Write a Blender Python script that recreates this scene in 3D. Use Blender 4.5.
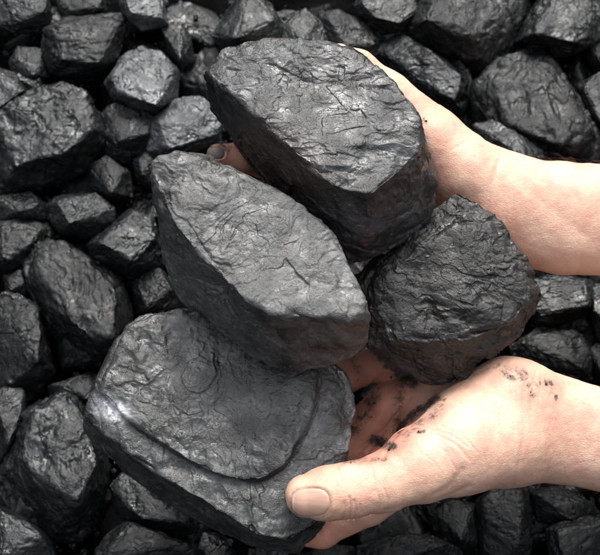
import bpy, math, random
import numpy as np
from itertools import combinations
from mathutils import Vector, Matrix

for o in list(bpy.data.objects): bpy.data.objects.remove(o)
scene = bpy.context.scene

# ------------------------------------------------------------------ camera
PITCH = math.radians(62)          # the camera looks down on the heap
D = 55.0                          # cm from lens to the hands
PXCM = 30.0 / 600.0               # at the hands one photo pixel is half a millimetre
sa, ca = math.sin(PITCH), math.cos(PITCH)
ROT = np.array([[1, 0, 0], [0, sa, -ca], [0, ca, sa]])   # view axes -> world axes (columns X, Y, Z)
ORG = np.array([0.0, 0.0, 0.45])                         # the hands are 45 cm above the ground

def W(p):                          # cm along the view axes -> metres in the world
    return (np.asarray(p, float) @ ROT.T) * 0.01 + ORG

def K(px, py, h):                  # photo pixel and height (cm) over the focus plane -> cm point
    s = PXCM * (D - h) / D
    return np.array([(px - 300.0) * s, (277.5 - py) * s, h])

cam_data = bpy.data.cameras.new('camera')
cam = bpy.data.objects.new('camera', cam_data)
scene.collection.objects.link(cam)
scene.camera = cam
cam.location = Vector(W([0, 0, D]))
cam.rotation_euler = (math.pi / 2 - PITCH, 0, 0)
cam_data.sensor_fit = 'HORIZONTAL'
cam_data.sensor_width = 36
cam_data.lens = 36 * D / 30.0
cam_data.clip_start = 0.02
cam_data.clip_end = 200
cam_data.dof.use_dof = True
cam_data.dof.focus_distance = (D - 1.5) * 0.01
cam_data.dof.aperture_fstop = 17

# ------------------------------------------------------------------ sky and sun
SUN_EL, SUN_AZ = math.radians(52), math.radians(10)     # azimuth from +Y towards +X
world = bpy.data.worlds.new('World')
scene.world = world
world.use_nodes = True
nt = world.node_tree
bg = nt.nodes['Background']
sky = nt.nodes.new('ShaderNodeTexSky')
sky.sky_type = 'NISHITA'
sky.sun_disc = False
sky.sun_elevation = SUN_EL
sky.sun_rotation = SUN_AZ
sky.dust_density = 4.0
sky.air_density = 1.0
hs = nt.nodes.new('ShaderNodeHueSaturation')
hs.inputs['Saturation'].default_value = 0.22
nt.links.new(sky.outputs[0], hs.inputs['Color'])
# overcast sky: brighter overhead than towards the horizon
tcw = nt.nodes.new('ShaderNodeTexCoord'); sxyz = nt.nodes.new('ShaderNodeSeparateXYZ'); mrw = nt.nodes.new('ShaderNodeMapRange')
nt.links.new(tcw.outputs['Generated'], sxyz.inputs[0]); nt.links.new(sxyz.outputs['Z'], mrw.inputs['Value'])
mrw.inputs['From Min'].default_value = 0.12; mrw.inputs['From Max'].default_value = 0.95
mrw.inputs['To Min'].default_value = 0.05; mrw.inputs['To Max'].default_value = 1.6
mxw = nt.nodes.new('ShaderNodeVectorMath'); mxw.operation = 'SCALE'
nt.links.new(hs.outputs[0], mxw.inputs[0]); nt.links.new(mrw.outputs[0], mxw.inputs['Scale'])
nt.links.new(mxw.outputs[0], bg.inputs['Color'])
bg.inputs['Strength'].default_value = 0.12
sun_data = bpy.data.lights.new('sun', 'SUN')
sun_data.energy = 1.5
sun_data.angle = math.radians(22)
sun_data.color = (1.0, 0.97, 0.92)
sun = bpy.data.objects.new('sun', sun_data)
scene.collection.objects.link(sun)
sdir = Vector((math.sin(SUN_AZ) * math.cos(SUN_EL), math.cos(SUN_AZ) * math.cos(SUN_EL), math.sin(SUN_EL)))
sun.rotation_euler = sdir.to_track_quat('Z', 'Y').to_euler()
sun.location = (0, 0, 3)
scene.view_settings.view_transform = 'Standard'
scene.view_settings.look = 'None'
scene.view_settings.exposure = 1.26
scene.view_settings.gamma = 1.0

# ------------------------------------------------------------------ helpers
def mesh_obj(name, verts, faces, mat, parent=None, loc=None, smooth=True):
    """verts in world metres; the object's origin sits at loc"""
    verts = np.asarray(verts, np.float32)
    faces = np.asarray(faces, np.int32)
    if loc is None: loc = verts.mean(axis=0)
    base = np.asarray(loc, np.float32)
    me = bpy.data.meshes.new(name)
    n, k = faces.shape
    me.vertices.add(len(verts)); me.vertices.foreach_set('co', (verts - base).ravel())
    me.loops.add(n * k); me.loops.foreach_set('vertex_index', faces.ravel())
    me.polygons.add(n)
    me.polygons.foreach_set('loop_start', np.arange(0, n * k, k, dtype=np.int32))
    me.polygons.foreach_set('loop_total', np.full(n, k, np.int32))
    me.polygons.foreach_set('use_smooth', np.full(n, smooth))
    me.update(calc_edges=True)
    me.materials.append(mat)
    o = bpy.data.objects.new(name, me)
    scene.collection.objects.link(o)
    if parent is not None:
        o.parent = parent
        acc = Vector((0, 0, 0)); q = parent
        while q is not None: acc += q.location; q = q.parent
        o.location = Vector(base.tolist()) - acc
    else:
        o.location = Vector(base.tolist())
    return o

def tag(o, label=None, cat=None, group=None, kind=None):
    if label: o['label'] = label
    if cat: o['category'] = cat
    if group: o['group'] = group
    if kind: o['kind'] = kind

def attr(o, name, vals):
    a = o.data.attributes.new(name, 'FLOAT', 'POINT')
    a.data.foreach_set('value', np.asarray(vals, np.float32))

def to_px(P):
    s = PXCM * (D - P[:, 2]) / D
    return P[:, 0] / s + 300, 277.5 - P[:, 1] / s

def seg_dist(x, y, line):
    best = np.full(len(x), 1e9)
    for (x0, y0), (x1, y1) in zip(line[:-1], line[1:]):
        dx, dy = x1 - x0, y1 - y0
        t = np.clip(((x - x0) * dx + (y - y0) * dy) / (dx * dx + dy * dy), 0, 1)
        best = np.minimum(best, np.hypot(x - x0 - t * dx, y - y0 - t * dy))
    return best

# ---- vectorised noise
def _hash(ix, iy, iz, seed, ch):
    h = (ix.astype(np.int64) * 73856093) ^ (iy.astype(np.int64) * 19349663) ^ (iz.astype(np.int64) * 83492791) ^ (seed * 2654435761 + ch * 40503)
    h = (h ^ (h >> 13)) * 1274126177 & 0x7FFFFFFF
    h = (h ^ (h >> 15)) * 2246822519 & 0x7FFFFFFF
    return (h ^ (h >> 11)) % 100003 / 100003.0

def perlin(p, seed=0):
    i = np.floor(p).astype(np.int64); f = p - i
    u = f * f * f * (f * (f * 6 - 15) + 10)
    out = 0
    for dx in (0, 1):
        for dy in (0, 1):
            for dz in (0, 1):
                ix, iy, iz = i[:, 0] + dx, i[:, 1] + dy, i[:, 2] + dz
                hv = _hash(ix, iy, iz, seed, 1)
                g = (hv * 2 - 1) * (f[:, 0] - dx) + (hv * 193.7 % 1 * 2 - 1) * (f[:, 1] - dy) + (hv * 311.3 % 1 * 2 - 1) * (f[:, 2] - dz)
                w = (u[:, 0] if dx else 1 - u[:, 0]) * (u[:, 1] if dy else 1 - u[:, 1]) * (u[:, 2] if dz else 1 - u[:, 2])
                out = out + g * w
    return out

def fbm(p, octs=4, seed=0, gain=0.5, ridged=False):
    a, s, out = 1.0, 1.0, 0
    for o_ in range(octs):
        v = perlin(p * s + 17.3 * o_, seed + o_)
        if ridged: v = 0.3 - np.abs(v)
        out = out + a * v; a *= gain; s *= 2.03
    return out

def chips(p, seed=0):
    """chip field: every random cell is a small tilted facet, so cell borders are little ledges"""
    i = np.floor(p).astype(np.int64)
    best = np.full(len(p), 1e9); val = np.zeros(len(p)); second = np.full(len(p), 1e9)
    for dx in (-1, 0, 1):
        for dy in (-1, 0, 1):
            for dz in (-1, 0, 1):
                ix, iy, iz = i[:, 0] + dx, i[:, 1] + dy, i[:, 2] + dz
                hv = _hash(ix, iy, iz, seed, 1)
                rc = lambda c: (hv * (97.13 + 61.7 * c) + .137 * c) % 1.0
                r = [hv, rc(2), rc(3)]
                v = [p[:, 0] - ix - r[0], p[:, 1] - iy - r[1], p[:, 2] - iz - r[2]]
                d = v[0] ** 2 + v[1] ** 2 + v[2] ** 2
                g = sum((rc(4 + c) - 0.5) * 2 * v[c] for c in range(3)) + (rc(9) - 0.5) * 0.7
                m = d < best
                second = np.where(m, best, np.minimum(second, d))
                val = np.where(m, g, val); best = np.where(m, d, best)
    return val, np.sqrt(second) - np.sqrt(best)

# ---- icospheres
_ico = {}
def icosphere(sub):
    if sub in _ico: return _ico[sub]
    t = (1 + 5 ** .5) / 2
    v = np.array([(-1, t, 0), (1, t, 0), (-1, -t, 0), (1, -t, 0), (0, -1, t), (0, 1, t), (0, -1, -t), (0, 1, -t), (t, 0, -1), (t, 0, 1), (-t, 0, -1), (-t, 0, 1)], float)
    v /= np.linalg.norm(v, axis=1)[:, None]
    f = np.array([(0, 11, 5), (0, 5, 1), (0, 1, 7), (0, 7, 10), (0, 10, 11), (1, 5, 9), (5, 11, 4), (11, 10, 2), (10, 7, 6), (7, 1, 8), (3, 9, 4), (3, 4, 2), (3, 2, 6), (3, 6, 8), (3, 8, 9), (4, 9, 5), (2, 4, 11), (6, 2, 10), (8, 6, 7), (9, 8, 1)])
    for _ in range(sub):
        e = np.concatenate([f[:, [0, 1]], f[:, [1, 2]], f[:, [2, 0]]])
        e.sort(axis=1)
        u, inv = np.unique(e, axis=0, return_inverse=True)
        inv = inv.ravel()
        mid = v[u[:, 0]] + v[u[:, 1]]; mid /= np.linalg.norm(mid, axis=1)[:, None]
        n = len(f); a, b, c = inv[:n] + len(v), inv[n:2 * n] + len(v), inv[2 * n:] + len(v)
        v = np.concatenate([v, mid])
        f = np.concatenate([np.stack([f[:, 0], a, c], 1), np.stack([f[:, 1], b, a], 1), np.stack([f[:, 2], c, b], 1), np.stack([a, b, c], 1)])
    _ico[sub] = (v, f)
    return _ico[sub]

def hull_planes(P):
    P = np.asarray(P, float); out = []
    idx = np.array(list(combinations(range(len(P)), 3)))
    A, B, C = P[idx[:, 0]], P[idx[:, 1]], P[idx[:, 2]]
    N = np.cross(B - A, C - A); L = np.linalg.norm(N, axis=1)
    ok = L > 1e-6; N = N[ok] / L[ok][:, None]; A = A[ok]
    off = (N * A).sum(1)
    S = N @ P.T - off[:, None]
    pos = (S <= 1e-5).all(1); neg = (S >= -1e-5).all(1)
    for n, o_ in list(zip(N[pos], off[pos])) + list(zip(-N[neg], -off[neg])):
        if not any(n @ m > 0.998 for m, _ in out): out.append((n, o_))
        else:
            for q, (m, k) in enumerate(out):
                if n @ m > 0.998: out[q] = (m, max((P @ m))) ; break
    return out

def vnormals(v, f):
    fn = np.cross(v[f[:, 1]] - v[f[:, 0]], v[f[:, 2]] - v[f[:, 0]])
    n = np.zeros_like(v)
    for k in range(f.shape[1]):
        for c in range(3): n[:, c] += np.bincount(f[:, k], fn[:, c], len(v))
    return n / (np.linalg.norm(n, axis=1)[:, None] + 1e-12)

def rock(hulls, sub, seed, p=36, rough=1.0, chip=1.0, size=None):
    """star-shaped stone: union of convex hulls (cm), rounded, chipped and cracked"""
    allp = np.concatenate([np.asarray(h, float) for h in hulls])
    c = np.asarray(hulls[0], float).mean(0)
    dirs, F = icosphere(sub)
    ext = (allp.max(0) - allp.min(0)) / 2
    d = dirs * ext; d = d / np.linalg.norm(d, axis=1)[:, None]
    R = None
    for h in hulls:
        acc = 0; f1 = np.zeros(len(d)); f2 = np.zeros(len(d))
        for n, o_ in hull_planes(h):
            k = o_ - n @ c
            g = np.clip((d @ n) / k, 0, None)
            acc = acc + g ** p
            f2 = np.maximum(f2, np.minimum(g, f1)); f1 = np.maximum(f1, g)
        r = acc ** (-1.0 / p)
        e = 1 - f2 / f1
        if R is None: R, EDG = r, e
        else: EDG = np.where(r > R, e, EDG); R = np.maximum(R, r)
    v = c + d * R[:, None]
    S = size or float(ext.mean())
    N = vnormals(v, F)
    q = v / S + seed * 3.71
    rs = np.random.RandomState(seed); ax = rs.normal(size=3); ax /= np.linalg.norm(ax)
    q = q - 0.45 * (q @ ax)[:, None] * ax
    warp = np.stack([perlin(q * 2.1 + k, seed) * .8 + perlin(q * 6.3 + k, seed + 1) * .28 + perlin(q * 17 + k, seed + 2) * .04 for k in (5, 9, 31)], 1) * 0.45
    disp = 0.075 * fbm(q * 1.1, 3, seed) * rough
    v1, e1 = chips((q + warp * .75) * 1.7, seed + 3)
    v2, e2 = chips((q + warp * .7) * 4.2, seed + 7)
    v3, e3 = chips((q + warp * .3) * 10.0, seed + 11)
    patch = np.clip(fbm(q * 1.7 + 40, 3, seed) * 2.6 + 0.42, 0.08, 1)
    rim = np.exp(-(EDG / .055) ** 2)
    def terrace(f, k, w):
        f = f * k; fl = np.floor(f); fr = np.clip((f - fl) / w, 0, 1)
        return (fl + fr * fr * (3 - 2 * fr)) / k
    t1 = terrace(fbm((q + warp * .25) * 1.5 + 3, 5, seed + 31, .55), 6.5, .13)
    t2 = terrace(fbm((q + warp * .2) * 4.5 + 13, 4, seed + 37, .6), 6, .16)
    disp += chip * (0.030 * v1 * (.35 + .65 * patch) + 0.013 * v2 * patch + 0.003 * v3 * patch)
    disp += chip * (0.030 * t1 + 0.002 * t2 * (.2 + patch))
    disp += rough * 0.005 * fbm(q * 6, 5, seed + 2, 0.62) * (0.3 + patch)
    v5, e5 = chips((q + warp) * 7.5, seed + 23)
    disp -= chip * rim * (.045 * np.clip(fbm(q * 3.2 + 71, 3, seed + 29, .6) * 2 + .3, 0, 1) + .022 * np.clip(v5 + .3, 0, 1))
    v = v + N * (disp * S)[:, None]
    return v, F, c

# ---- materials
def nodes(m):
    m.use_nodes = True
    return m.node_tree, m.node_tree.nodes['Principled BSDF']

def coal_mat(name, dark=(0.010, 0.011, 0.012), dust=(0.06, 0.06, 0.062), amount=0.5, rough=0.42, bump=1.0, fleck=0.5, ior=1.72):
    m = bpy.data.materials.new(name); t, b = nodes(m); L = t.links; N = t.nodes
    tc = N.new('ShaderNodeTexCoord'); oi = N.new('ShaderNodeObjectInfo')
    add = N.new('ShaderNodeVectorMath'); add.operation = 'ADD'
    mul = N.new('ShaderNodeVectorMath'); mul.operation = 'SCALE'
    comb = N.new('ShaderNodeCombineXYZ')
    for k in range(3): L.new(oi.outputs['Random'], comb.inputs[k])
    L.new(comb.outputs[0], mul.inputs[0]); mul.inputs['Scale'].default_value = 7.0
    L.new(tc.outputs['Object'], add.inputs[0]); L.new(mul.outputs[0], add.inputs[1])
    def noise(scale, detail=6, rgh=.6, dist=0.0):
        n = N.new('ShaderNodeTexNoise'); n.inputs['Scale'].default_value = scale; n.inputs['Detail'].default_value = detail
        n.inputs['Roughness'].default_value = rgh; n.inputs['Distortion'].default_value = dist
        L.new(add.outputs[0], n.inputs['Vector']); return n
    def ramp(src, a, b_, va=0.0, vb=1.0):
        r = N.new('ShaderNodeMapRange'); r.inputs['From Min'].default_value = a; r.inputs['From Max'].default_value = b_
        r.inputs['To Min'].default_value = va; r.inputs['To Max'].default_value = vb
        L.new(src, r.inputs['Value']); return r.outputs[0]
    n1 = noise(55, 8, .65, .1); n2 = noise(420, 5, .6); n3 = noise(130, 6, .62, .15); n4 = noise(1500, 3, .6)
    w = N.new('ShaderNodeVectorMath'); w.operation = 'MULTIPLY_ADD'
    w.inputs[1].default_value = (.006, .006, .006); L.new(n3.outputs['Color'], w.inputs[0]); L.new(add.outputs[0], w.inputs[2])
    def voro(scale, feat):
        v = N.new('ShaderNodeTexVoronoi'); v.feature = feat; v.inputs['Scale'].default_value = scale
        L.new(w.outputs[0], v.inputs['Vector']); return v
    vA = voro(190, 'F1'); vB = voro(85, 'DISTANCE_TO_EDGE'); vC = voro(520, 'F1')
    def math_(op, a, b_=None):
        x = N.new('ShaderNodeMath'); x.operation = op
        for k, s in enumerate((a, b_)):
            if s is None: continue
            if isinstance(s, (int, float)): x.inputs[k].default_value = s
            else: L.new(s, x.inputs[k])
        return x.outputs[0]
    sepA = N.new('ShaderNodeSeparateColor'); L.new(vA.outputs['Color'], sepA.inputs[0])
    sepC = N.new('ShaderNodeSeparateColor'); L.new(vC.outputs['Color'], sepC.inputs[0])
    # dust cover: broad patches, broken up finely
    cov = math_('MULTIPLY', ramp(n1.outputs['Fac'], .60 - amount * .45, .85 - amount * .45), ramp(n2.outputs['Fac'], .25, .6, .35, 1))
    mix = N.new('ShaderNodeMix'); mix.data_type = 'RGBA'
    mix.inputs['A'].default_value = (*dark, 1); mix.inputs['B'].default_value = (*dust, 1)
    L.new(cov, mix.inputs['Factor'])
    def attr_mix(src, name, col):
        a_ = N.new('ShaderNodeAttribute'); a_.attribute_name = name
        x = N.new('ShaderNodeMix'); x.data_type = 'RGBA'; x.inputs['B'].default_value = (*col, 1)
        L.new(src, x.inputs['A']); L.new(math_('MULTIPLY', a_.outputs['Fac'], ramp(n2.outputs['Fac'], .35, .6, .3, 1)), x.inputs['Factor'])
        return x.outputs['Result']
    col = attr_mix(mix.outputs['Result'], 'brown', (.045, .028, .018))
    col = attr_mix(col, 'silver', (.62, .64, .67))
    col = attr_mix(col, 'painted_glint', (.42, .43, .45))  # glints on the slab's right rim and ledge, painted in as lighter colour
    L.new(col, b.inputs['Base Color'])
    r = math_('ADD', ramp(n3.outputs['Fac'], .3, .7, rough - .13, rough + .13), math_('MULTIPLY', cov, .14))
    shiny = math_('MULTIPLY', ramp(sepA.outputs[0], .86 - .12 * fleck, .90 - .1 * fleck), ramp(n1.outputs['Fac'], .42, .6))
    r = math_('SUBTRACT', r, math_('MULTIPLY', shiny, .20 * fleck * 2))
    r = math_('SUBTRACT', r, math_('MULTIPLY', ramp(sepC.outputs[0], .955, .965), .22))
    L.new(r, b.inputs['Roughness'])
    b.inputs['IOR'].default_value = ior
    # relief
    n5 = noise(75, 3, .5)
    h = math_('MULTIPLY', n2.outputs['Fac'], .9)
    h = math_('ADD', h, math_('MULTIPLY', n3.outputs['Fac'], .5))
    h = math_('ADD', h, math_('MULTIPLY', sepA.outputs[1], .28))
    h = math_('ADD', h, math_('MULTIPLY', sepC.outputs[1], .13))
    h = math_('ADD', h, math_('MULTIPLY', n4.outputs['Fac'], .42))
    h = math_('ADD', h, math_('MULTIPLY', ramp(vB.outputs['Distance'], 0, .05), .04))
    bp = N.new('ShaderNodeBump'); bp.inputs['Strength'].default_value = 0.8; bp.inputs['Distance'].default_value = 0.0009
    h = math_('MULTIPLY', h, ramp(n5.outputs['Fac'], .36, .62, .35 * bump, 1.25 * bump))
    L.new(h, bp.inputs['Height']); L.new(bp.outputs[0], b.inputs['Normal'])
    return m

MAT_HEAP = coal_mat('coal_damp', dark=(.004, .005, .0055), dust=(.011, .0135, .0145), amount=.45, rough=.34, fleck=1.0, ior=1.52)
MAT_HEAP_DULL = coal_mat('coal_dull', dark=(.004, .0045, .005), dust=(.008, .0095, .010), amount=.4, rough=.44, fleck=.7, ior=1.45)
MAT_HEAP_SILVER = coal_mat('coal_silvery', dark=(.008, .010, .011), dust=(.06, .067, .071), amount=.6, rough=.33, fleck=1.0, ior=1.6)
MAT_1 = coal_mat('coal_upper', dark=(.007, .007, .0075), dust=(.040, .041, .044), amount=.50, rough=.33, fleck=1.0, ior=1.6)
MAT_2 = coal_mat('coal_middle', dark=(.010, .010, .010), dust=(.082, .082, .082), amount=.66, rough=.39, fleck=.8, ior=1.55)
MAT_3 = coal_mat('coal_lowest', dark=(.008, .008, .008), dust=(.052, .053, .052), amount=.60, rough=.33, fleck=1.0, ior=1.62)
MAT_4 = coal_mat('coal_rough', dark=(.007, .007, .007), dust=(.026, .0245, .023), amount=.55, rough=.43, fleck=.8, ior=1.5)

# ------------------------------------------------------------------ ground under the heap
HEAP_C, HEAP_S = -12.5, 0.23      # heap surface: height over the focus plane = C - S * Y
def heap_h(py, dh=0.0):
    h = HEAP_C + dh
    for _ in range(3):
        Y = (277.5 - py) * PXCM * (D - h) / D
        h = HEAP_C + dh - HEAP_S * Y
    return h

def build_ground():
    n = 90; ext = 160.0
    g = np.linspace(-ext, ext, n); X, Y = np.meshgrid(g, g, indexing='ij')
    P = np.stack([X.ravel(), Y.ravel(), (HEAP_C - 7.5 - HEAP_S * Y).ravel()], 1)
    P[:, 2] += 1.5 * fbm(P * 0.07, 4, 5)
    idx = np.arange(n * n).reshape(n, n)
    F = np.stack([idx[:-1, :-1].ravel(), idx[1:, :-1].ravel(), idx[1:, 1:].ravel(), idx[:-1, 1:].ravel()], 1)
    o = mesh_obj('ground', W(P), F, coal_mat('coal_slack', dark=(.006, .006, .007), dust=(.008, .008, .009), amount=.3, rough=.8, ior=1.2))
    o['kind'] = 'structure'
build_ground()

# ------------------------------------------------------------------ the four lumps in the hands
def top_frame(ref, n):
    n = np.array(n, float); n /= np.linalg.norm(n)
    return K(*ref), n

def on_layer(px, py, fr, t):
    """the point seen at pixel (px, py) that lies t cm under the lump's top plane"""
    p0, n = fr
    o_ = np.array([0, 0, D]); d = K(px, py, 0) - o_
    s = ((p0 - n * t - o_) @ n) / (d @ n)
    return o_ + d * s

def held(hull_specs, ref, n, mat, label, seed, deep=1.0, marks=(), grow=1.012, **kw):
    fr = top_frame(ref, n)
    gx = np.mean([q[0] for q in hull_specs[0]]); gy = np.mean([q[1] for q in hull_specs[0]])
    hull_specs = [[(gx + (x - gx) * grow, gy + (y - gy) * grow, t) for x, y, t in h] for h in hull_specs]
    hull_specs = [[(x, y, t * deep if t > 1.75 else t) for x, y, t in h] for h in hull_specs]
    hulls = [[on_layer(x, y, fr, t) for x, y, t in h] for h in hull_specs]
    v, F, c = rock(hulls, 7, seed, **kw)
    o = mesh_obj('coal_lump', W(v), F, mat, loc=W(c))
    tag(o, label, 'coal', 'coal lumps held in the hands')
    x, y = to_px(v); acc_ = {}
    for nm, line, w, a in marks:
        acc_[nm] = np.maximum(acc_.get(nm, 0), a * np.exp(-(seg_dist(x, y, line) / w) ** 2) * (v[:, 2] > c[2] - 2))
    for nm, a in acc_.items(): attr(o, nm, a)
    return o

HELD = []
HELD.append(held([[(203, 68, .5), (216, 50, .4), (233, 40, .3), (298, 39, .1), (350, 49, .2), (378, 66, .2), (404, 91, 0), (418, 120, .1), (421, 150, .3),
                   (408, 166, .2), (368, 196, .1), (329, 184, 0), (314, 160, 0), (294, 138, 0), (272, 112, .0), (246, 95, 0), (216, 79, .2),
                   (201, 78, 1.2), (205, 98, 2.2), (221, 130, 3.2), (244, 160, 3.9), (292, 222, 4.4), (347, 268, 3.6), (382, 258, 3.2), (419, 230, 3.4), (435, 204, 3.0),
                   (438, 184, 2.2), (430, 152, 1.6), (400, 110, 4.0), (330, 90, 5.0), (240, 90, 4.2), (340, 225, 5.2), (400, 190, 5)]],
     (310, 110, 3.0), (0.03, 0.40, 0.92), MAT_1, 'long black block, topmost of the held coal lumps, resting against the upper thumb', 11, p=70, chip=.8, deep=1.45, marks=[('brown', [(262, 145), (300, 175)], 26, .8)]))
HELD.append(held([[(151, 163, .3), (166, 155, .1), (198, 156, 0), (229, 165, 0), (270, 183, 0), (310, 208, 0), (334, 230, 0), (345, 255, 0), (366, 305, 0), (367, 318, .3),
                   (330, 317, 0), (266, 313, .0), (234, 290, 0), (216, 263, 0), (193, 238, 0), (174, 226, .1), (157, 184, .2), (150, 182, .9),
                   (151, 208, 1.6), (163, 270, 2.8), (188, 307, 3.4), (226, 336, 3.6), (260, 361, 3.4), (290, 373, 3.2), (342, 364, 2.6), (367, 347, 2.4),
                   (192, 159, 1.9), (230, 171, 2.4), (275, 190, 2.6), (333, 236, 2.6), (360, 296, 2.2), (260, 230, 5.0), (200, 220, 4.5), (320, 300, 4.6)]],
     (260, 240, 4.0), (0.10, 0.36, 0.93), MAT_2, 'pale grey flat-topped wedge of coal in the middle of the held lumps', 23, p=70, chip=.75, deep=1.5))
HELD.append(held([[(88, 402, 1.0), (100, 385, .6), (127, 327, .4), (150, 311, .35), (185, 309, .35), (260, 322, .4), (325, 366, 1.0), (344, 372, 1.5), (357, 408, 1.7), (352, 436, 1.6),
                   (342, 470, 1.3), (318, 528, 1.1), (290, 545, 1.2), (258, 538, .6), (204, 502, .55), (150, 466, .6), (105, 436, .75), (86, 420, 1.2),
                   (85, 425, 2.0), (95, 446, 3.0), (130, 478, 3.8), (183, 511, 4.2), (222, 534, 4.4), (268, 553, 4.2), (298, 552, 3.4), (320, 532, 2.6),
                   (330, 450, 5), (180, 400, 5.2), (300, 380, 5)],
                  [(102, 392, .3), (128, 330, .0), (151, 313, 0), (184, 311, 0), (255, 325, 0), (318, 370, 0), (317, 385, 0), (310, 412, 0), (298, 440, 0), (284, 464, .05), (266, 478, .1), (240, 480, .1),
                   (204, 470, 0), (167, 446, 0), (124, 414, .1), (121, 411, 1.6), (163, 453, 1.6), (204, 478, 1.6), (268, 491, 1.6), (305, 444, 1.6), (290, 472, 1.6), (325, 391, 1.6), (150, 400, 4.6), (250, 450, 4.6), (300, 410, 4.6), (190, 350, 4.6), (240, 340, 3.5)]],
     (210, 400, 0.6), (0.02, 0.36, 0.93), MAT_3, 'broad slab of coal with a stepped rim, lowest of the held lumps, under the thumb', 37, p=70, chip=.7, deep=1.35, marks=[('silver', [(104, 404), (119, 414)], 9, 1.0), ('painted_glint', [(348, 446), (356, 412)], 3.5, .45), ('painted_glint', [(308, 440), (326, 402)], 8, .22)]))
HELD.append(held([[(452, 222, .0), (480, 222, 0), (505, 245, .1), (526, 276, .1), (530, 300, .2), (502, 328, .2), (450, 340, .1), (399, 338, .2), (378, 310, .2), (385, 280, .1), (430, 240, 0),
                   (455, 191, 1.3), (473, 197, 1.0), (502, 219, .7), (521, 245, .7), (538, 273, .9), (545, 295, 1.2), (538, 315, 1.6), (511, 343, 1.8),
                   (476, 371, 2.2), (456, 387, 2.6), (430, 385, 2.6), (388, 364, 2.2), (361, 340, 1.4), (351, 300, 1.2), (357, 274, 1.5), (380, 262, 1.1), (417, 227, .9), (438, 204, 1.1),
                   (450, 250, 4.6), (500, 300, 4.0), (400, 320, 4.4), (440, 350, 4.5)]],
     (450, 290, 1.0), (-0.05, 0.14, 0.97), MAT_4, 'dull rough charcoal coal lump against the upper wrist, rightmost of the held lumps', 41, p=46, chip=1.1, rough=1.3, grow=1.035))

# ------------------------------------------------------------------ the heap
G = 'coal lumps of the heap'
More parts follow.
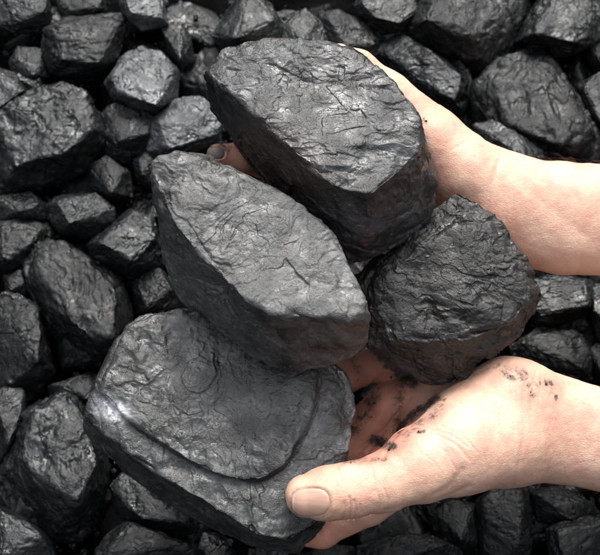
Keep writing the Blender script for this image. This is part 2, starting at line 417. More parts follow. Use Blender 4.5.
# outline (px), lit facet shrink, facet shift (px), height over the heap surface, material, label
T = [
 ([(-6,-8),(45,-8),(50,15),(42,32),(15,31),(-6,24)], (.6,3,-4), 0, 'h', 'coal lump cut off by the top left corner of the photo'),
 ([(43,30),(65,19),(90,18),(120,16),(124,30),(117,55),(100,75),(80,79),(52,71),(44,50)], (.72,2,-6), .6, 'd', 'broad dull coal lump with a flat face, above the round glossy lump on the left'),
 ([(55,-6),(102,-6),(105,12),(88,20),(64,16)], (.6,0,-3), -.8, 'd', 'small dark lump at the top edge, between the corner lump and a pale one'),
 ([(118,-6),(160,-8),(167,24),(142,30),(127,18)], (.7,0,-4), .2, 's', 'pale angular lump at the top edge, above the silvery lump'),
 ([(162,30),(180,22),(191,36),(193,60),(181,70),(168,52)], (.6,0,-3), -.6, 'h', 'narrow glinting lump just right of the silvery one'),
 ([(106,82),(124,56),(140,50),(160,54),(177,72),(176,96),(156,112),(138,102),(114,97)], (.8,1,-3), .4, 's', 'silvery crinkled coal lump, brightest of the heap in the upper left'),
 ([(10,62),(18,48),(42,50),(50,76),(36,84),(16,80)], (.6,0,-3), -.8, 'h', 'small shaded lump between the left edge and the broad dull lump'),
 ([(-8,116),(26,96),(48,87),(70,85),(89,97),(99,120),(101,146),(88,166),(60,181),(30,193),(-8,202)], (.66,8,-18), 1.2, 'h', 'large rounded glossy lump at the left edge with a bright highlight'),
 ([(-8,68),(14,74),(29,94),(12,112),(-8,120)], (.65,0,-3), .1, 'h', 'wedge lump at the left edge directly above the big rounded glossy lump'),
 ([(99,116),(114,107),(140,106),(156,120),(150,150),(136,166),(112,161),(100,142)], (.66,2,-12), -.2, 'd', 'dark block with a level top under the silvery lump'),
 ([(151,127),(174,102),(200,98),(224,118),(218,142),(196,150),(165,158),(150,150)], (.75,2,-5), .3, 's', 'grey crumpled lump between the silvery lump and the held blocks'),
 ([(133,160),(152,149),(168,156),(158,190),(138,184)], (.6,0,-4), -.8, 'd', 'little shadowed lump touching the left corner of the middle held wedge'),
 ([(90,166),(106,156),(129,172),(132,196),(112,203),(92,188)], (.65,0,-4), -.6, 'd', 'small black lump right of the big rounded lump'),
 ([(213,34),(233,4),(248,-5),(270,6),(282,26),(279,50),(228,52)], (.65,1,-6), .4, 'h', 'peaked lump standing behind the left end of the top held block'),
 ([(282,28),(305,9),(321,22),(328,42),(300,52),(284,46)], (.6,0,-4), 0, 'h', 'small pointed lump behind the middle of the top held block'),
 ([(318,16),(340,11),(356,18),(382,34),(384,52),(370,62),(345,56),(324,40)], (.65,0,-4), -.1, 'd', 'dim lump behind the upper thumb tip'),
 ([(355,6),(368,-8),(410,-8),(416,10),(402,31),(385,33),(370,24)], (.7,1,-4), .3, 'h', 'grey lump at the top edge beside the large flat dark block'),
 ([(379,52),(400,35),(425,47),(450,64),(469,80),(469,96),(461,114),(436,110),(405,82),(388,70)], (.7,2,-4), .2, 'h', 'long ridged lump lying just above the upper hand'),
 ([(404,31),(416,5),(430,-9),(522,-12),(519,20),(506,60),(482,70),(440,58),(410,43)], (.66,3,-20), 1.0, 'd', 'large flat dark block at the top edge with a smooth sloping face'),
 ([(518,42),(535,10),(550,-8),(592,0),(606,18),(604,38),(572,53),(545,57)], (.72,4,-5), .7, 'h', 'striated lump in the top right corner area, right of the large flat block'),
 ([(477,88),(505,61),(530,51),(552,62),(576,95),(594,130),(606,146),(604,172),(560,170),(520,160),(490,144),(480,120)], (.68,6,-12), .9, 'd', 'big smooth pointed lump above the upper forearm'),
 ([(476,127),(495,121),(520,131),(548,150),(534,172),(502,166),(484,144)], (.65,0,-2), 1.6, 'h', 'thin glossy lump squeezed against the upper wrist'),
 ([(578,88),(600,74),(620,88),(622,134),(600,134),(588,112)], (.65,0,-4), .1, 'd', 'coal lump cut by the right edge above the upper forearm'),
 ([(588,40),(604,30),(622,38),(622,72),(600,74),(588,58)], (.6,0,-3), -.8, 'd', 'shadowy lump at the right edge under the striated corner lump'),
 ([(47,207),(60,196),(95,194),(113,207),(113,223),(96,237),(65,234),(50,219)], (.68,1,-6), -.1, 'h', 'flat flaky lump below the big rounded glossy lump'),
 ([(89,244),(110,226),(131,211),(152,219),(160,246),(157,264),(131,277),(104,264),(91,254)], (.7,3,-8), .2, 'h', 'angular lump with a small glint, touching the left side of the middle held wedge'),
 ([(27,262),(40,247),(62,241),(76,254),(101,264),(119,280),(127,306),(129,338),(124,360),(104,368),(80,352),(50,326),(39,310),(41,290),(28,276)], (.72,0,-10), .9, 'd', 'large pitted lump with a knob, left of the lowest held slab'),
 ([(-8,298),(20,296),(38,307),(43,330),(46,350),(52,370),(42,390),(-8,394)], (.66,0,-16), .4, 'd', 'dark block at the left edge beside the large pitted lump'),
 ([(-8,226),(20,214),(49,229),(56,244),(36,250),(26,270),(-8,276)], (.6,0,-5), -.5, 'd', 'dim uneven lump at the left edge above the knobbed pitted one'),
 ([(4,276),(20,271),(28,285),(23,297),(7,296)], (.6,0,-2), -.7, 'd', 'tiny lump wedged between the left edge and the pitted lump'),
 ([(-8,198),(30,193),(47,205),(46,220),(20,216),(-8,226)], (.6,0,-3), -.6, 'd', 'thin dark lump in the shadow right under the big rounded glossy lump'),
 ([(128,280),(155,266),(178,290),(176,316),(140,320)], (.6,0,-4), -1.2, 'd', 'shadowed lump in the gap between the middle wedge and the lowest slab'),
 ([(2,480),(13,440),(22,420),(45,402),(66,397),(86,405),(95,440),(106,465),(104,486),(92,520),(76,537),(50,537),(20,512),(3,500)], (.70,5,-20), 1.0, 'h', 'large rounded dull lump in the lower left, beside the corner of the lowest slab'),
 ([(-8,392),(22,391),(26,415),(16,440),(8,462),(-8,474)], (.66,0,-8), .2, 'd', 'lump at the left edge just above the large lower left one'),
 ([(50,386),(75,377),(96,376),(112,394),(90,408),(52,397)], (.6,0,-3), -.3, 'd', 'flat little lump tucked behind the left corner of the lowest slab'),
 ([(-8,504),(20,514),(50,540),(58,566),(-8,570)], (.65,0,-4), .4, 'h', 'coal lump cut off by the bottom left corner'),
 ([(92,560),(111,531),(126,522),(160,534),(200,550),(210,580),(90,580)], (.7,2,-6), .9, 'd', 'sloping lump at the bottom edge below the lowest slab'),
 ([(112,488),(126,472),(160,494),(190,514),(196,532),(165,540),(138,528),(120,514)], (.65,0,-4), -.1, 'h', 'ridged lump in the shade right under the front of the lowest slab'),
 ([(356,575),(362,548),(394,534),(430,534),(458,548),(464,576)], (.7,0,-5), .6, 'h', 'low lump at the bottom edge under the thumb and index finger'),
 ([(476,502),(500,489),(526,491),(530,520),(527,562),(486,572),(478,532)], (.66,0,-8), .2, 'd', 'upright rough lump under the lower wrist'),
 ([(524,492),(560,487),(592,503),(604,520),(572,528),(540,522)], (.6,0,-3), -.6, 'd', 'shaded lump beneath the lower forearm'),
 ([(548,530),(570,519),(618,520),(620,575),(555,578)], (.65,0,-5), .3, 'd', 'coal lump in the bottom right corner'),
 ([(430,515),(455,500),(480,508),(482,540),(462,552),(438,540)], (.6,0,-3), -.8, 'd', 'black lump deep below the ball of the lower thumb'),
 ([(300,560),(322,545),(352,548),(362,562),(350,585),(305,585)], (.6,0,-3), -.2, 'd', 'small lump at the bottom edge below the index finger'),
 ([(520,284),(550,276),(588,280),(600,300),(592,312),(560,324),(532,326)], (.7,2,-4), .3, 'h', 'flaky grey lump just under the upper forearm, right of the rough held lump'),
 ([(594,290),(620,284),(622,342),(599,342),(589,316)], (.65,0,-5), .3, 'h', 'pale chipped lump at the right edge between the two forearms'),
 ([(512,346),(540,329),(572,330),(594,348),(592,380),(555,384),(520,368)], (.68,0,-5), .0, 'd', 'wide shaded lump just above the lower wrist'),
 ([(588,350),(606,340),(624,346),(624,385),(600,388)], (.6,0,-4), -.4, 'd', 'shaded lump at the right edge above the lower forearm'),
]
MATS = {'h': MAT_HEAP, 'd': MAT_HEAP_DULL, 's': MAT_HEAP_SILVER}
LUMPN = np.array([0.0, 0.46, 0.89])

def heap_lump(spec, seed):
    out, (shr, sx, sy), dh, mk, label = spec
    out = np.array(out, float)
    cx, cy = out.mean(0)
    out = (out - out.mean(0)) * 1.11 + out.mean(0)
    size = math.sqrt(np.prod(out.max(0) - out.min(0))) * PXCM * 1.25      # cm
    h0 = heap_h(cy, dh) + size * .12
    fr = (K(cx, cy, h0), LUMPN / np.linalg.norm(LUMPN))
    rg = random.Random(seed)
    tilt = np.array([rg.uniform(-.25, .25), rg.uniform(-.2, .2), 0])
    n = fr[1] + tilt; n /= np.linalg.norm(n)
    fr = (fr[0], n)
    pts = []
    for x, y in out[::1]:
        pts.append(K(x, y, h0 - size * .42 + rg.uniform(-.10, .10) * size))
        if rg.random() < .75: pts.append(K(cx + (x - cx) * .8, cy + (y - cy) * .8 + 4, h0 - size * 1.0 + rg.uniform(-.08, .08) * size))
    for x, y in out[::2]:
        fx, fy = cx + (x - cx) * shr + sx, cy + (y - cy) * shr + sy
        pts.append(on_layer(fx, fy, fr, rg.uniform(0, .17) * size))
    v, F, c = rock([pts], 6, seed, p=75, chip=1.1, rough=1.1)
    o = mesh_obj('coal_lump', W(v), F, MATS[mk], loc=W(c))
    tag(o, label, 'coal', G)
for i, spec in enumerate(T): heap_lump(spec, 100 + i)

# lumps lower down in the heap that only show in the gaps, and those round the frame
rng = random.Random(4)
protos = []
for k in range(7):
    pts = []
    for q in range(15):
        a = rng.uniform(0, 2 * math.pi); z = rng.uniform(-1, 1); r = math.sqrt(1 - z * z)
        pts.append(np.array([r * math.cos(a) * 1.15, r * math.sin(a) * .95, z * .85]) * rng.uniform(.85, 1.1))
    v, F, c = rock([pts], 5, 300 + k, p=30, chip=1.2, rough=1.3, size=1.0)
    v = v - v.mean(0)
    protos.append((v * 0.01, F))
proto_objs = {}
def filler(px, py, dh, s, label, group):
    k = rng.randrange(7); loc = W(K(px, py, heap_h(py, dh)))
    if k not in proto_objs:
        v, F = protos[k]
        o = mesh_obj('coal_lump', v, F, MAT_HEAP_DULL, loc=(0, 0, 0)); proto_objs[k] = o
    else:
        o = proto_objs[k].copy(); scene.collection.objects.link(o)
    o.location = Vector(loc.tolist()); o.scale = (s, s, s)
    o.rotation_euler = (rng.uniform(0, 6.3), rng.uniform(0, 6.3), rng.uniform(0, 6.3))
    tag(o, label, 'coal', group)
for gx in range(-35, 670, 60):
    for gy in range(-35, 620, 62):
        if 200 < gx < 300 and 150 < gy < 420: continue
        px, py = gx + rng.uniform(-14, 14), gy + rng.uniform(-14, 14)
        filler(px, py, -3.7 + rng.uniform(-.8, .5), rng.uniform(2.4, 3.1), 'black coal lump lying deep in the shadowy gaps of the heap', 'coal lumps deep in the gaps')
def grit():
    P0, F0 = icosphere(1); rg = np.random.RandomState(8); V, F = [], []
    for k in range(2600):
        x, y = rg.uniform(-40, 640), rg.uniform(-40, 595)
        c = K(x, y, heap_h(y, rg.uniform(-4.6, -1.6)))
        r = rg.uniform(.07, .26) ** 1.0
        q = P0 * (1 + .35 * rg.uniform(-1, 1, (len(P0), 1))) * r * rg.uniform(.55, 1.2, 3) + c
        F.append(F0 + len(P0) * k); V.append(q)
    o = mesh_obj('coal_grit', W(np.concatenate(V)), np.concatenate(F), MAT_HEAP_DULL, smooth=False)
    tag(o, 'small black coal grit and chips lying in the gaps between the lumps of the heap', 'coal grit', kind='stuff')
grit()
# ring round the frame, so the heap goes on where the photo stops
for gx in range(-210, 850, 84):
    for gy in range(-210, 800, 84):
        px, py = gx + rng.uniform(-18, 18), gy + rng.uniform(-18, 18)
        if -62 < px < 662 and -60 < py < 632: continue
        filler(px, py, -1.6 + rng.uniform(-.8, .8), rng.uniform(2.6, 3.5), 'coal lump of the heap lying outside the frame', 'coal lumps outside the frame')

# ------------------------------------------------------------------ the person's arms
def cap(p, a, b, ra, rb):
    ab = b - a; L2 = ab @ ab
    t = np.clip(((p - a) @ ab) / L2, 0, 1)
    return np.linalg.norm(p - a - t[:, None] * ab, axis=1) - (ra + (rb - ra) * t)

def smin(a, b, k):
    h = np.clip(.5 + .5 * (b - a) / k, 0, 1)
    return b * (1 - h) + a * h - k * h * (1 - h)

def sdf(chains, p):
    d = None
    for pts, k in chains:
        dc = None
        for (x0, y0, h0, r0), (x1, y1, h1, r1) in zip(pts[:-1], pts[1:]):
            c_ = cap(p, K(x0, y0, h0), K(x1, y1, h1), r0, r1)
            dc = c_ if dc is None else smin(dc, c_, .35)
        d = dc if d is None else smin(d, dc, k)
    return d

def surface_nets(f, lo, hi, step):
    ax = [np.arange(lo[i], hi[i] + step, step) for i in range(3)]
    nx, ny, nz = map(len, ax)
    V = np.empty((nx, ny, nz), np.float32)
    Yg, Zg = np.meshgrid(ax[1], ax[2], indexing='ij')
    CH = 24
    for i0 in range(0, nx, CH):
        xs = ax[0][i0:i0 + CH]
        P = np.empty((len(xs), ny, nz, 3)); P[..., 0] = xs[:, None, None]; P[..., 1] = Yg; P[..., 2] = Zg
        V[i0:i0 + CH] = f(P.reshape(-1, 3)).reshape(len(xs), ny, nz)
    S = V < 0
    corners = [(a, b, c) for a in (0, 1) for b in (0, 1) for c in (0, 1)]
    sl = lambda a, b, c, A: A[a:nx - 1 + a, b:ny - 1 + b, c:nz - 1 + c]
    cnt = sum(sl(*k, S).astype(np.int8) for k in corners)
    cells = np.argwhere((cnt > 0) & (cnt < 8))
    ids = -np.ones((nx - 1, ny - 1, nz - 1), np.int64); ids[tuple(cells.T)] = np.arange(len(cells))
    acc = np.zeros((len(cells), 3)); n = np.zeros(len(cells))
    for a in corners:
        for ax_ in range(3):
            if a[ax_] == 1: continue
            b = list(a); b[ax_] = 1
            va = V[tuple((cells + a).T)]; vb = V[tuple((cells + b).T)]
            m = (va < 0) != (vb < 0)
            t = np.where(m, va / np.where(m, va - vb, 1), 0)
            q = np.array(a, float)[None] + t[:, None] * np.eye(3)[ax_]
            acc += q * m[:, None]; n += m
    verts = (cells + acc / n[:, None]) * step + np.array(lo)
    faces = []
    for ax_ in range(3):
        u, w = (ax_ + 1) % 3, (ax_ + 2) % 3
        a = [slice(None)] * 3; b = [slice(None)] * 3; a[ax_] = slice(0, -1); b[ax_] = slice(1, None)
        E = np.argwhere(S[tuple(a)] != S[tuple(b)])
        E = E[(E[:, u] > 0) & (E[:, w] > 0) & (E[:, u] < V.shape[u] - 1) & (E[:, w] < V.shape[w] - 1)]
        du = np.eye(3, dtype=int)[u]; dw = np.eye(3, dtype=int)[w]
        q = np.stack([ids[tuple((E - du - dw).T)], ids[tuple((E - dw).T)], ids[tuple(E.T)], ids[tuple((E - du).T)]], 1)
        flip = ~S[tuple(E.T)]
        q[flip] = q[flip][:, ::-1]
        faces.append(q)
    return verts, np.concatenate(faces)

def grad(f, p, e=.02):
    g = np.stack([f(p + np.eye(3)[i] * e) - f(p - np.eye(3)[i] * e) for i in range(3)], 1)
    return g / (np.linalg.norm(g, axis=1)[:, None] + 1e-9)

def raymarch(f, px, py, h_start=9.0):
    px = np.atleast_1d(px).astype(float); py = np.atleast_1d(py).astype(float)
    o_ = np.array([0, 0, D]); tgt = np.stack([K(x, y, 0) for x, y in zip(px, py)])
    d = tgt - o_; d /= np.linalg.norm(d, axis=1)[:, None]
    t = np.full(len(px), D - h_start)
    for _ in range(70): t = t + np.clip(f(o_ + d * t[:, None]), -.3, 1) * .8
    return o_ + d * t[:, None]

def skin_mat():
    m = bpy.data.materials.new('skin'); t, b = nodes(m); L = t.links; N = t.nodes
    tc = N.new('ShaderNodeTexCoord')
    def noise(scale, detail=4, rgh=.55):
        n = N.new('ShaderNodeTexNoise'); n.inputs['Scale'].default_value = scale; n.inputs['Detail'].default_value = detail
        n.inputs['Roughness'].default_value = rgh; L.new(tc.outputs['Object'], n.inputs['Vector']); return n.outputs['Fac']
    def rng_(src, a, b_, va=0., vb=1.):
        r = N.new('ShaderNodeMapRange'); r.inputs['From Min'].default_value = a; r.inputs['From Max'].default_value = b_
        r.inputs['To Min'].default_value = va; r.inputs['To Max'].default_value = vb
        L.new(src, r.inputs['Value']); return r.outputs[0]
    def mixc(f, A, B):
        x = N.new('ShaderNodeMix'); x.data_type = 'RGBA'
        L.new(f, x.inputs['Factor'])
        for s, k in ((A, 'A'), (B, 'B')):
            if isinstance(s, tuple): x.inputs[k].default_value = (*s, 1)
            else: L.new(s, x.inputs[k])
        return x.outputs['Result']
    def mth(op, a, b_):
        x = N.new('ShaderNodeMath'); x.operation = op
        for k, s in enumerate((a, b_)):
            if isinstance(s, (int, float)): x.inputs[k].default_value = s
            else: L.new(s, x.inputs[k])
        return x.outputs[0]
    def at(name):
        a = N.new('ShaderNodeAttribute'); a.attribute_name = name; return a.outputs['Fac']
    big, mid, fine, spk = noise(28), noise(110, 5), noise(900, 3), noise(520, 4, .7)
    c = mixc(rng_(big, .35, .65), (.62, .385, .275), (.69, .46, .35))
    c = mixc(rng_(mid, .40, .68, 0, .65), c, (.56, .265, .20))
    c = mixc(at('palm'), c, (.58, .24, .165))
    grime = at('dirt')
    spots = mth('ADD', mth('MULTIPLY', spk, .75), mth('MULTIPLY', noise(190, 5, .7), 1.0))
    g = mth('SUBTRACT', mth('ADD', mth('MULTIPLY', grime, .85), spots), 1.42)
    film = mth('MULTIPLY', grime, rng_(noise(70, 5, .7), .3, .65, .2, .85))
    c = mixc(film, c, (.16, .09, .07))
    dm = rng_(g, 0.0, .26, 0, .93)
    c = mixc(dm, c, (.022, .020, .020))
    L.new(c, b.inputs['Base Color'])
    b.inputs['Subsurface Weight'].default_value = .35
    b.inputs['Subsurface Radius'].default_value = (1.0, .35, .2)
    b.inputs['Subsurface Scale'].default_value = .006
    L.new(rng_(mid, .3, .7, .42, .56), b.inputs['Roughness'])
    b.inputs['Specular IOR Level'].default_value = .45
    vo = N.new('ShaderNodeTexVoronoi'); vo.feature = 'DISTANCE_TO_EDGE'; vo.inputs['Scale'].default_value = 780
    mp = N.new('ShaderNodeMapping'); mp.inputs['Scale'].default_value = (.6, 1.2, 1.2)
    L.new(tc.outputs['Object'], mp.inputs[0]); L.new(mp.outputs[0], vo.inputs['Vector'])
    h = mth('ADD', mth('MULTIPLY', fine, .5), mth('MULTIPLY', rng_(vo.outputs['Distance'], 0, .12), .22))
    h = mth('ADD', h, mth('MULTIPLY', mid, 1.2))
    h = mth('ADD', h, mth('MULTIPLY', dm, .6))
    bp = N.new('ShaderNodeBump'); bp.inputs['Strength'].default_value = .55; bp.inputs['Distance'].default_value = .0006
    L.new(h, bp.inputs['Height']); L.new(bp.outputs[0], b.inputs['Normal'])
    return m
SKIN = skin_mat()
nailm = bpy.data.materials.new('fingernail'); t_, b_ = nodes(nailm)
b_.inputs['Base Color'].default_value = (.70, .50, .42, 1); b_.inputs['Roughness'].default_value = .28
b_.inputs['Subsurface Weight'].default_value = .2; b_.inputs['Subsurface Scale'].default_value = .002
tn = t_.nodes.new('ShaderNodeTexCoord'); sx_ = t_.nodes.new('ShaderNodeSeparateXYZ'); t_.links.new(tn.outputs['Object'], sx_.inputs[0])
mr = t_.nodes.new('ShaderNodeMapRange'); mr.inputs['From Min'].default_value = -.0076; mr.inputs['From Max'].default_value = -.0083
t_.links.new(sx_.outputs['X'], mr.inputs['Value'])
nz = t_.nodes.new('ShaderNodeTexNoise'); nz.inputs['Scale'].default_value = 300
mp_ = t_.nodes.new('ShaderNodeMapping'); mp_.inputs['Scale'].default_value = (.12, 1.6, 1.6); t_.links.new(tn.outputs['Object'], mp_.inputs[0]); t_.links.new(mp_.outputs[0], nz.inputs['Vector'])
tipmix = t_.nodes.new('ShaderNodeMix'); tipmix.data_type = 'RGBA'; tipmix.inputs['B'].default_value = (.66, .55, .44, 1)
cr = t_.nodes.new('ShaderNodeValToRGB'); cr.color_ramp.elements[0].color = (.47, .27, .20, 1); cr.color_ramp.elements[1].color = (.62, .40, .31, 1)
t_.links.new(nz.outputs['Fac'], cr.inputs[0]); t_.links.new(cr.outputs[0], tipmix.inputs['A']); t_.links.new(mr.outputs[0], tipmix.inputs['Factor']); t_.links.new(tipmix.outputs['Result'], b_.inputs['Base Color'])
bpn = t_.nodes.new('ShaderNodeBump'); bpn.inputs['Strength'].default_value = .25; bpn.inputs['Distance'].default_value = .0003
t_.links.new(nz.outputs['Fac'], bpn.inputs['Height']); t_.links.new(bpn.outputs[0], b_.inputs['Normal'])
dustnail = bpy.data.materials.new('sooty_fingernail'); t_, b_ = nodes(dustnail)
b_.inputs['Roughness'].default_value = .5
nz = t_.nodes.new('ShaderNodeTexNoise'); nz.inputs['Scale'].default_value = 260
cr = t_.nodes.new('ShaderNodeValToRGB'); cr.color_ramp.elements[0].color = (.05, .043, .04, 1); cr.color_ramp.elements[1].color = (.19, .155, .14, 1)
t_.links.new(nz.outputs['Fac'], cr.inputs[0]); t_.links.new(cr.outputs[0], b_.inputs['Base Color'])
hairm = bpy.data.materials.new('arm_hair'); t_, b_ = nodes(hairm)
nz = t_.nodes.new('ShaderNodeTexNoise'); nz.inputs['Scale'].default_value = 90
cr = t_.nodes.new('ShaderNodeValToRGB'); cr.color_ramp.elements[0].color = (.10, .045, .02, 1); cr.color_ramp.elements[1].color = (.26, .14, .07, 1)
t_.links.new(nz.outputs['Fac'], cr.inputs[0]); t_.links.new(cr.outputs[0], b_.inputs['Base Color'])
b_.inputs['Roughness'].default_value = .4

# chain = ([(px, py, height, radius cm), ...], blend)
LOW = [
 ([(1060, 470, -4, 4.3), (800, 462, -3.2, 3.3), (640, 436, -2.2, 1.95), (560, 411, -1.6, 1.75), (505, 402, -1.2, 1.8)], 1.0),    # upper bone side
 ([(1060, 500, -4, 4.3), (800, 478, -3.2, 3.3), (640, 462, -2.2, 1.95), (560, 448, -1.8, 1.75), (505, 446, -1.5, 1.9)], 1.5),    # lower bone side
 ([(512, 398, -1.1, 2.0), (470, 420, -1.5, 1.9), (430, 425, -3.4, 1.5)], 1.4),                    # heel of the hand
 ([(508, 440, -.8, 2.15), (462, 446, .2, 2.35), (420, 465, 1.0, 1.85), (385, 482, 1.7, 1.42), (350, 490, 2.1, 1.28), (328, 493, 2.25, 1.24), (306, 496, 2.3, 1.02)], 1.1),  # ball of the thumb and thumb
 ([(470, 400, -3.2, 1.6), (420, 395, -4.6, 1.25), (400, 388, -5.2, 1.05)], 1.0),                  # palm
 ([(470, 440, -2.8, 1.6), (420, 450, -3.6, 1.4), (395, 462, -4.2, 1.2)], 1.0),
 ([(410, 478, -2.6, 1.15), (368, 506, -3.5, 1.0), (322, 530, -4.8, .92), (270, 528, -6.2, .82), (240, 515, -6.4, .75)], .5),   # index
 ([(445, 425, -3.4, 1.25), (402, 444, -4.2, 1.15), (362, 470, -5.1, 1.0), (310, 495, -6.2, .9), (270, 500, -6.8, .78)], .25),    # middle
 ([(435, 392, -4.1, 1.3), (388, 406, -4.7, 1.2), (348, 440, -5.5, 1.05), (300, 465, -6.4, .9), (262, 475, -6.9, .78)], .22),    # ring
 ([(428, 366, -4.9, 1.05), (385, 362, -5.3, 1.0), (345, 376, -5.9, .9), (305, 396, -6.4, .78), (280, 405, -6.6, .66)], .2),     # little
]
UP = [
 ([(1060, 185, -6.5, 4.3), (800, 208, -5.6, 3.3), (640, 205, -4.4, 2.1), (560, 200, -4.0, 2.0), (500, 196, -3.8, 1.95)], 1.0),
 ([(1060, 225, -6.5, 4.3), (800, 238, -5.6, 3.3), (640, 240, -4.6, 2.1), (560, 236, -4.2, 2.0), (500, 225, -4.0, 2.0)], 1.5),
 ([(505, 193, -3.8, 1.95), (462, 172, -3.3, 2.0), (428, 139, -2.9, 1.75), (386, 97, -2.3, 1.3), (356, 70, -1.9, 1.0), (338, 60, -1.8, .85)], 1.2),
 ([(490, 210, -4.2, 2.0), (430, 200, -5.0, 1.6), (385, 180, -5.6, 1.2)], 1.0),
 ([(490, 235, -4.6, 1.8), (430, 240, -5.4, 1.5), (385, 235, -6, 1.1)], 1.0),
 ([(392, 160, -5.2, 1.1), (330, 140, -5.6, 1.0), (270, 115, -5.4, .9), (240, 102, -5.0, .78)], .4),
 ([(392, 185, -5.6, 1.1), (330, 175, -5.6, 1.0), (265, 160, -4.4, .92), (242, 158, -3.6, .8), (218, 155, -3.0, .6)], .3),
 ([(392, 212, -6.0, 1.05), (330, 210, -6.4, .95), (270, 200, -6.0, .88), (235, 192, -5.4, .76)], .3),
 ([(395, 240, -6.2, .95), (345, 248, -6.6, .85), (300, 248, -6.6, .75), (275, 246, -6.4, .66)], .3),
]

person = bpy.data.objects.new('person', None)
scene.collection.objects.link(person)
person.location = Vector(W(K(900, 340, -5)).tolist())
tag(person, 'person reaching in from the right, both bare forearms and cupped hands holding four coal lumps', 'person')

def build_arm(chains, creases, dirt, palm, label, nailspec=None):
    f = lambda p: sdf(chains, p)
    pts = np.array([list(K(x, y, h)) + [r] for ch, _ in chains for x, y, h, r in ch])
    lo = (pts[:, :3] - pts[:, 3:]).min(0) - .5; hi = (pts[:, :3] + pts[:, 3:]).max(0) + .5
    v, F = surface_nets(f, lo, hi, .125)
    n = grad(f, v)
    v = v - n * f(v)[:, None]; n = grad(f, v)
    E = np.sort(np.concatenate([F[:, [0, 1]], F[:, [1, 2]], F[:, [2, 3]], F[:, [3, 0]]]), axis=1)
    U_, inv = np.unique(E, axis=0, return_inverse=True); inv = inv.ravel() + len(v); m_ = len(F)
    e0, e1, e2, e3 = inv[:m_], inv[m_:2 * m_], inv[2 * m_:3 * m_], inv[3 * m_:]
    fc_ = np.arange(m_) + len(v) + len(U_)
    v = np.concatenate([v, (v[U_[:, 0]] + v[U_[:, 1]]) / 2, v[F].mean(1)])
    F = np.concatenate([np.stack(q_, 1) for q_ in ((F[:, 0], e0, fc_, e3), (e0, F[:, 1], e1, fc_), (fc_, e1, F[:, 2], e2), (e3, fc_, e2, F[:, 3]))])
    n = grad(f, v); v = v - n * f(v)[:, None]; n = grad(f, v)
    x, y = to_px(v); facing = n[:, 2] > -.1
    disp = .06 * fbm(v * .55, 3, 77) + .016 * fbm(v * 2.4, 3, 78)
    for line, w, depth in creases:
        d = seg_dist(x, y, line)
        disp -= depth * np.exp(-(d / w) ** 2) * facing
        disp += depth * .2 * np.exp(-((d - 2.3 * w) / (1.3 * w)) ** 2) * facing
    for (cx, cy, hx, hy, ang, dd) in (nailspec or []):
        c_, s_ = math.cos(ang), math.sin(ang)
        u = ((x - cx) * c_ + (y - cy) * s_) / hx; w_ = (-(x - cx) * s_ + (y - cy) * c_) / hy
        rr = (np.abs(u) ** 2.6 + np.abs(w_) ** 2.6) ** (1 / 2.6)
        fc = n[:, 2] > -.3
        disp += fc * (-.055 * np.clip((1.02 - rr) / .10, 0, 1) + .035 * np.exp(-((rr - 1.18) / .13) ** 2) * (u > -.7))
    v = v + n * disp[:, None]
    o = mesh_obj('arm', W(v), F, SKIN, parent=person, loc=W(K(560, 430 if chains is LOW else 220, -2)))
    da = np.zeros(len(v))
    for line, w, a in dirt:
        d = seg_dist(x, y, line)
        da = np.maximum(da, a * np.exp(-(d / w) ** 2) * facing)
    for (cx, cy, hx, hy, ang, dd) in (nailspec or []):
        rr = (np.abs((x - cx) / hx) ** 2.6 + np.abs((y - cy) / hy) ** 2.6) ** (1 / 2.6)
        da = np.maximum(da, .62 * np.exp(-((rr - 1.03) / .07) ** 2) * facing)
    attr(o, 'dirt', da)
    pa = np.zeros(len(v))
    for line, w, a in palm:
        d = seg_dist(x, y, line)
        pa = np.maximum(pa, a * np.clip(1.5 - d / w, 0, 1))
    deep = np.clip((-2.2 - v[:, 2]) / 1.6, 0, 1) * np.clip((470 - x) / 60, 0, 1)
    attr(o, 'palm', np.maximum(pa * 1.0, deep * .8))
    tag(o, label)
    return o, f, v, n, x, y

low_nails = [(311, 502.5, 19.5, 15.0, -.05, 1)]
CRL = [([(349, 496), (351, 506), (349, 518)], 1.1, .05), ([(354, 500), (356, 510), (354, 519)], 1.0, .045), ([(344, 501), (345, 511), (343, 518)], .9, .035), ([(360, 504), (361, 512)], .9, .03),
       ([(376, 490), (380, 500), (378, 512)], 1.0, .03), ([(384, 488), (388, 500), (387, 511)], 1.0, .03), ([(430, 440), (446, 452), (456, 470)], 1.0, .02), ([(440, 425), (462, 436), (478, 452)], .9, .02),
       ([(420, 452), (434, 462), (444, 476)], .9, .015), ([(516, 380), (513, 420), (515, 450)], 1.0, .02), ([(541, 376), (538, 410), (541, 445)], .9, .02),
       ([(382, 375), (365, 392), (348, 408)], 1.6, .06), ([(410, 398), (392, 420), (368, 452)], 1.6, .07),
       ([(337, 466), (339, 474)], 1.2, .03), ([(372, 468), (374, 480)], 1.2, .03),
       ([(412, 430), (436, 434), (455, 444), (470, 460)], 1.3, .025), ([(425, 428), (450, 434), (468, 447)], 1.1, .02),
       ([(386, 512), (420, 503), (450, 488), (462, 470)], 3.5, .05), ([(405, 510), (440, 500), (470, 486)], 2.0, .04),
       ([(528, 370), (523, 400), (524, 430), (520, 460), (512, 486)], 2.0, .03), ([(536, 372), (530, 402), (532, 440)], 1.5, .02),
       ([(383, 459), (392, 440), (408, 424), (432, 402)], 1.6, .05)]
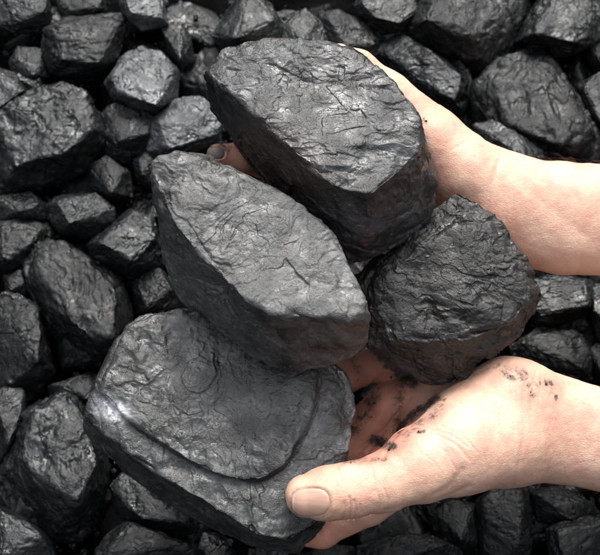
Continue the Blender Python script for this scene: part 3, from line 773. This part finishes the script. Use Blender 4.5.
DL = [([(398, 430), (412, 415), (437, 398)], 6.5, 1.0), ([(440, 397), (444, 400)], 5, .7), ([(418, 432), (424, 431)], 3, .9), ([(503, 372), (514, 378)], 6, .84), ([(520, 374), (532, 392)], 9, .78),
      ([(545, 382), (552, 384)], 6, .8), ([(556, 396), (556, 398)], 4, .8), ([(380, 350), (395, 368), (412, 380)], 15, 1.0), ([(352, 360), (362, 380)], 10, .7),
      ([(375, 395), (355, 430)], 13, .8), ([(374, 440), (392, 446)], 9, 1.0), ([(345, 462), (385, 459)], 5, .75), ([(350, 392), (352, 430)], 8, .7), ([(400, 385), (395, 430)], 14, .72),
      ([(318, 524), (320, 530)], 4, .8), ([(470, 378), (500, 364)], 5, .72), ([(440, 400), (470, 385)], 8, .5),
      ([(508, 368), (552, 388)], 14, .64), ([(405, 436), (440, 408)], 11, .7)]
PL = [([(350, 365), (385, 400), (385, 440)], 30, .85), ([(320, 540), (380, 520)], 9, .25), ([(300, 474), (340, 466)], 5, .15)]
armL, fL, vL, nL, xL, yL = build_arm(LOW, CRL, DL, PL, 'lower arm and hand, sooty palm, its thumb pressed on the coal slab', low_nails)
CRU = [([(440, 98), (436, 110)], 1.2, .02), ([(500, 160), (492, 185), (486, 210)], 2.5, .04), ([(512, 175), (540, 200), (570, 225), (600, 245)], 6, .03),
       ([(452, 150), (470, 140), (486, 140)], 1.6, .015)]
DU = [([(424, 118), (422, 124)], 1.6, .85), ([(437, 190), (450, 192)], 5, .6), ([(352, 52), (372, 62)], 3, .5), ([(425, 130), (436, 180)], 3, .5),
      ([(500, 222), (532, 270)], 3, .5), ([(205, 142), (228, 150)], 12, .85)]
PU = [([(440, 150), (445, 195)], 10, .3), ([(455, 195), (500, 215), (533, 262)], 9, .2), ([(200, 150), (240, 158)], 12, .7)]
armU, fU, vU, nU, xU, yU = build_arm(UP, CRU, DU, PU, 'upper arm and hand, pale clean skin, thumb behind the long coal block', [(216, 153, 9, 6, .1, 1)])

def nail(f, spec, mat, parent, lift=.012):
    cx, cy, hx, hy, ang, _ = spec
    nr, na = 12, 40; ring = []
    c_, s_ = math.cos(ang), math.sin(ang)
    us, vs, rs = [0], [0], [0]
    for r in range(1, nr + 1):
        for a in range(na):
            q = 2 * math.pi * a / na; cc, ss = math.cos(q), math.sin(q)
            R_ = r / nr / (abs(cc) ** 2.6 + abs(ss) ** 2.6) ** (1 / 2.6)
            us.append(R_ * cc); vs.append(R_ * ss); rs.append(r / nr)
    us, vs, rs = map(np.array, (us, vs, rs))
    px = cx + us * hx * c_ - vs * hy * s_; py = cy + us * hx * s_ + vs * hy * c_
    P = raymarch(f, px, py); N_ = grad(f, P)
    tip = np.clip(-us, 0, 1)
    topv = P + N_ * (lift + .02 * tip - .07 * np.clip(rs - .88, 0, 1) / .12 * (1 - tip * .6))[:, None]
    botv = P - N_ * .12
    faces = []
    n0 = len(P)
    for a in range(na): b2 = (a + 1) % na; faces.append((0, 1 + a, 1 + b2, 0))
    quads = []
    for r in range(1, nr):
        for a in range(na):
            b2 = (a + 1) % na; i0 = 1 + (r - 1) * na; i1 = 1 + r * na
            quads.append((i0 + a, i1 + a, i1 + b2, i0 + b2))
    tris = [(0, 1 + a, 1 + (a + 1) % na) for a in range(na)]
    allv = np.concatenate([topv, botv])
    fs = [tuple(q) for q in quads] + tris + [tuple(n0 + i for i in q[::-1]) for q in quads] + [tuple(n0 + i for i in q[::-1]) for q in tris]
    i1 = 1 + (nr - 1) * na
    for a in range(na): b2 = (a + 1) % na; fs.append((i1 + a, n0 + i1 + a, n0 + i1 + b2, i1 + b2))
    loc = W(topv[0]); acc = np.array(parent.location) + np.array(person.location)
    me = bpy.data.meshes.new('fingernail'); me.from_pydata([tuple(q) for q in (W(allv) - loc)], [], [q[::-1] for q in fs]); me.update()
    me.polygons.foreach_set('use_smooth', np.ones(len(me.polygons), bool)); me.materials.append(mat)
    o = bpy.data.objects.new('fingernail', me); scene.collection.objects.link(o); o.parent = parent
    o.location = Vector((loc - acc).tolist())
    return o
nail(fL, low_nails[0], nailm, armL)
nl = nail(fU, (216, 153, 9, 6, .1, 1), dustnail, armU)
tag(nl, 'sooty grey fingernail peeking out between two lumps')

def hairs(parent, v, n, x, y, count, cond, seed, lean, length, rad=.0035):
    rg = random.Random(seed); idx = np.where(cond)[0]
    V, F = [], []
    for _ in range(count):
        i = int(idx[rg.randrange(len(idx))]); p = v[i].copy(); nn = n[i]
        t = np.array(lean) + np.array([rg.gauss(0, .45), rg.gauss(0, .35), rg.gauss(0, .3)])
        t = t - nn * (t @ nn); t /= np.linalg.norm(t)
        L_ = length * rg.uniform(.5, 1.2); side = np.cross(nn, t); up = .9 * rg.uniform(.5, 1.4); curl = rg.uniform(-.5, .5)
        prev = None; segs = 5
        for s in range(segs + 1):
            q = s / segs
            c_ = p - nn * .02 + (t * q + nn * up * (q - .62 * q * q) + side * curl * q * q) * L_
            r = rad * (1 - .75 * q)
            for k in range(3):
                a = 2.094 * k; V.append(c_ + (side * math.cos(a) + nn * math.sin(a)) * r)
            if s:
                b0 = len(V) - 6
                for k in range(3): F.append((b0 + k, b0 + (k + 1) % 3, b0 + 3 + (k + 1) % 3, b0 + 3 + k))
    o = mesh_obj('arm_hair', W(np.array(V)), np.array(F), hairm, parent=parent)
    o['kind'] = 'stuff'
hairs(armU, vU, nU, xU, yU, 190, (xU > 535) & (xU < 700) & (yU < 172) & (nU[:, 1] > .7), 1, (-.9, -.1, .2), .75, .0036)
hairs(armL, vL, nL, xL, yL, 330, (xL > 528) & (xL < 700) & (nL[:, 2] > 0) & (yL > 440), 2, (-.6, -.8, 0), .55, .0036)
hairs(armL, vL, nL, xL, yL, 110, (xL > 540) & (xL < 700) & (nL[:, 2] > .2) & (yL < 440), 3, (-.8, .3, 0), .5, .0032)

# crumbs broken off the lumps, lying on the skin
cv, cF, cc = rock([[np.array([rng.gauss(0, 1), rng.gauss(0, 1), rng.gauss(0, 1)]) for _ in range(14)]], 3, 900, p=30, size=1.0)
cv = (cv - cv.mean(0)); cv = cv / np.abs(cv).max() * 0.01
crumb = None
for f_, on, spots in ((fL, 'on the sooty palm of the lower hand', [(352, 463), (388, 449), (402, 427), (416, 411), (370, 418), (379, 386), (391, 378), (509, 374), (527, 383), (531, 390), (547, 383), (419, 431)]),
                      (fU, 'on the upper hand beside the long block', [(424, 121), (443, 193), (447, 198)])):
    for k, (px, py) in enumerate(spots):
        P_ = raymarch(f_, px + rng.uniform(-2, 2), py + rng.uniform(-2, 2))[0]
        r_ = rng.uniform(.045, .12)
        if crumb is None: c_o = crumb = mesh_obj('coal_crumb', cv, cF, MAT_HEAP_DULL, loc=(0, 0, 0))
        else: c_o = crumb.copy(); scene.collection.objects.link(c_o)
        c_o.scale = (r_, r_ * rng.uniform(.6, 1), r_ * rng.uniform(.5, .9)); c_o.rotation_euler = [rng.uniform(0, 6) for _ in range(3)]
        c_o.location = Vector(W(P_ + np.array([0, 0, r_ * .3])).tolist())
        tag(c_o, 'tiny black coal crumb stuck ' + on, 'coal crumb', 'coal crumbs ' + on)
scene.cycles.use_denoising = True
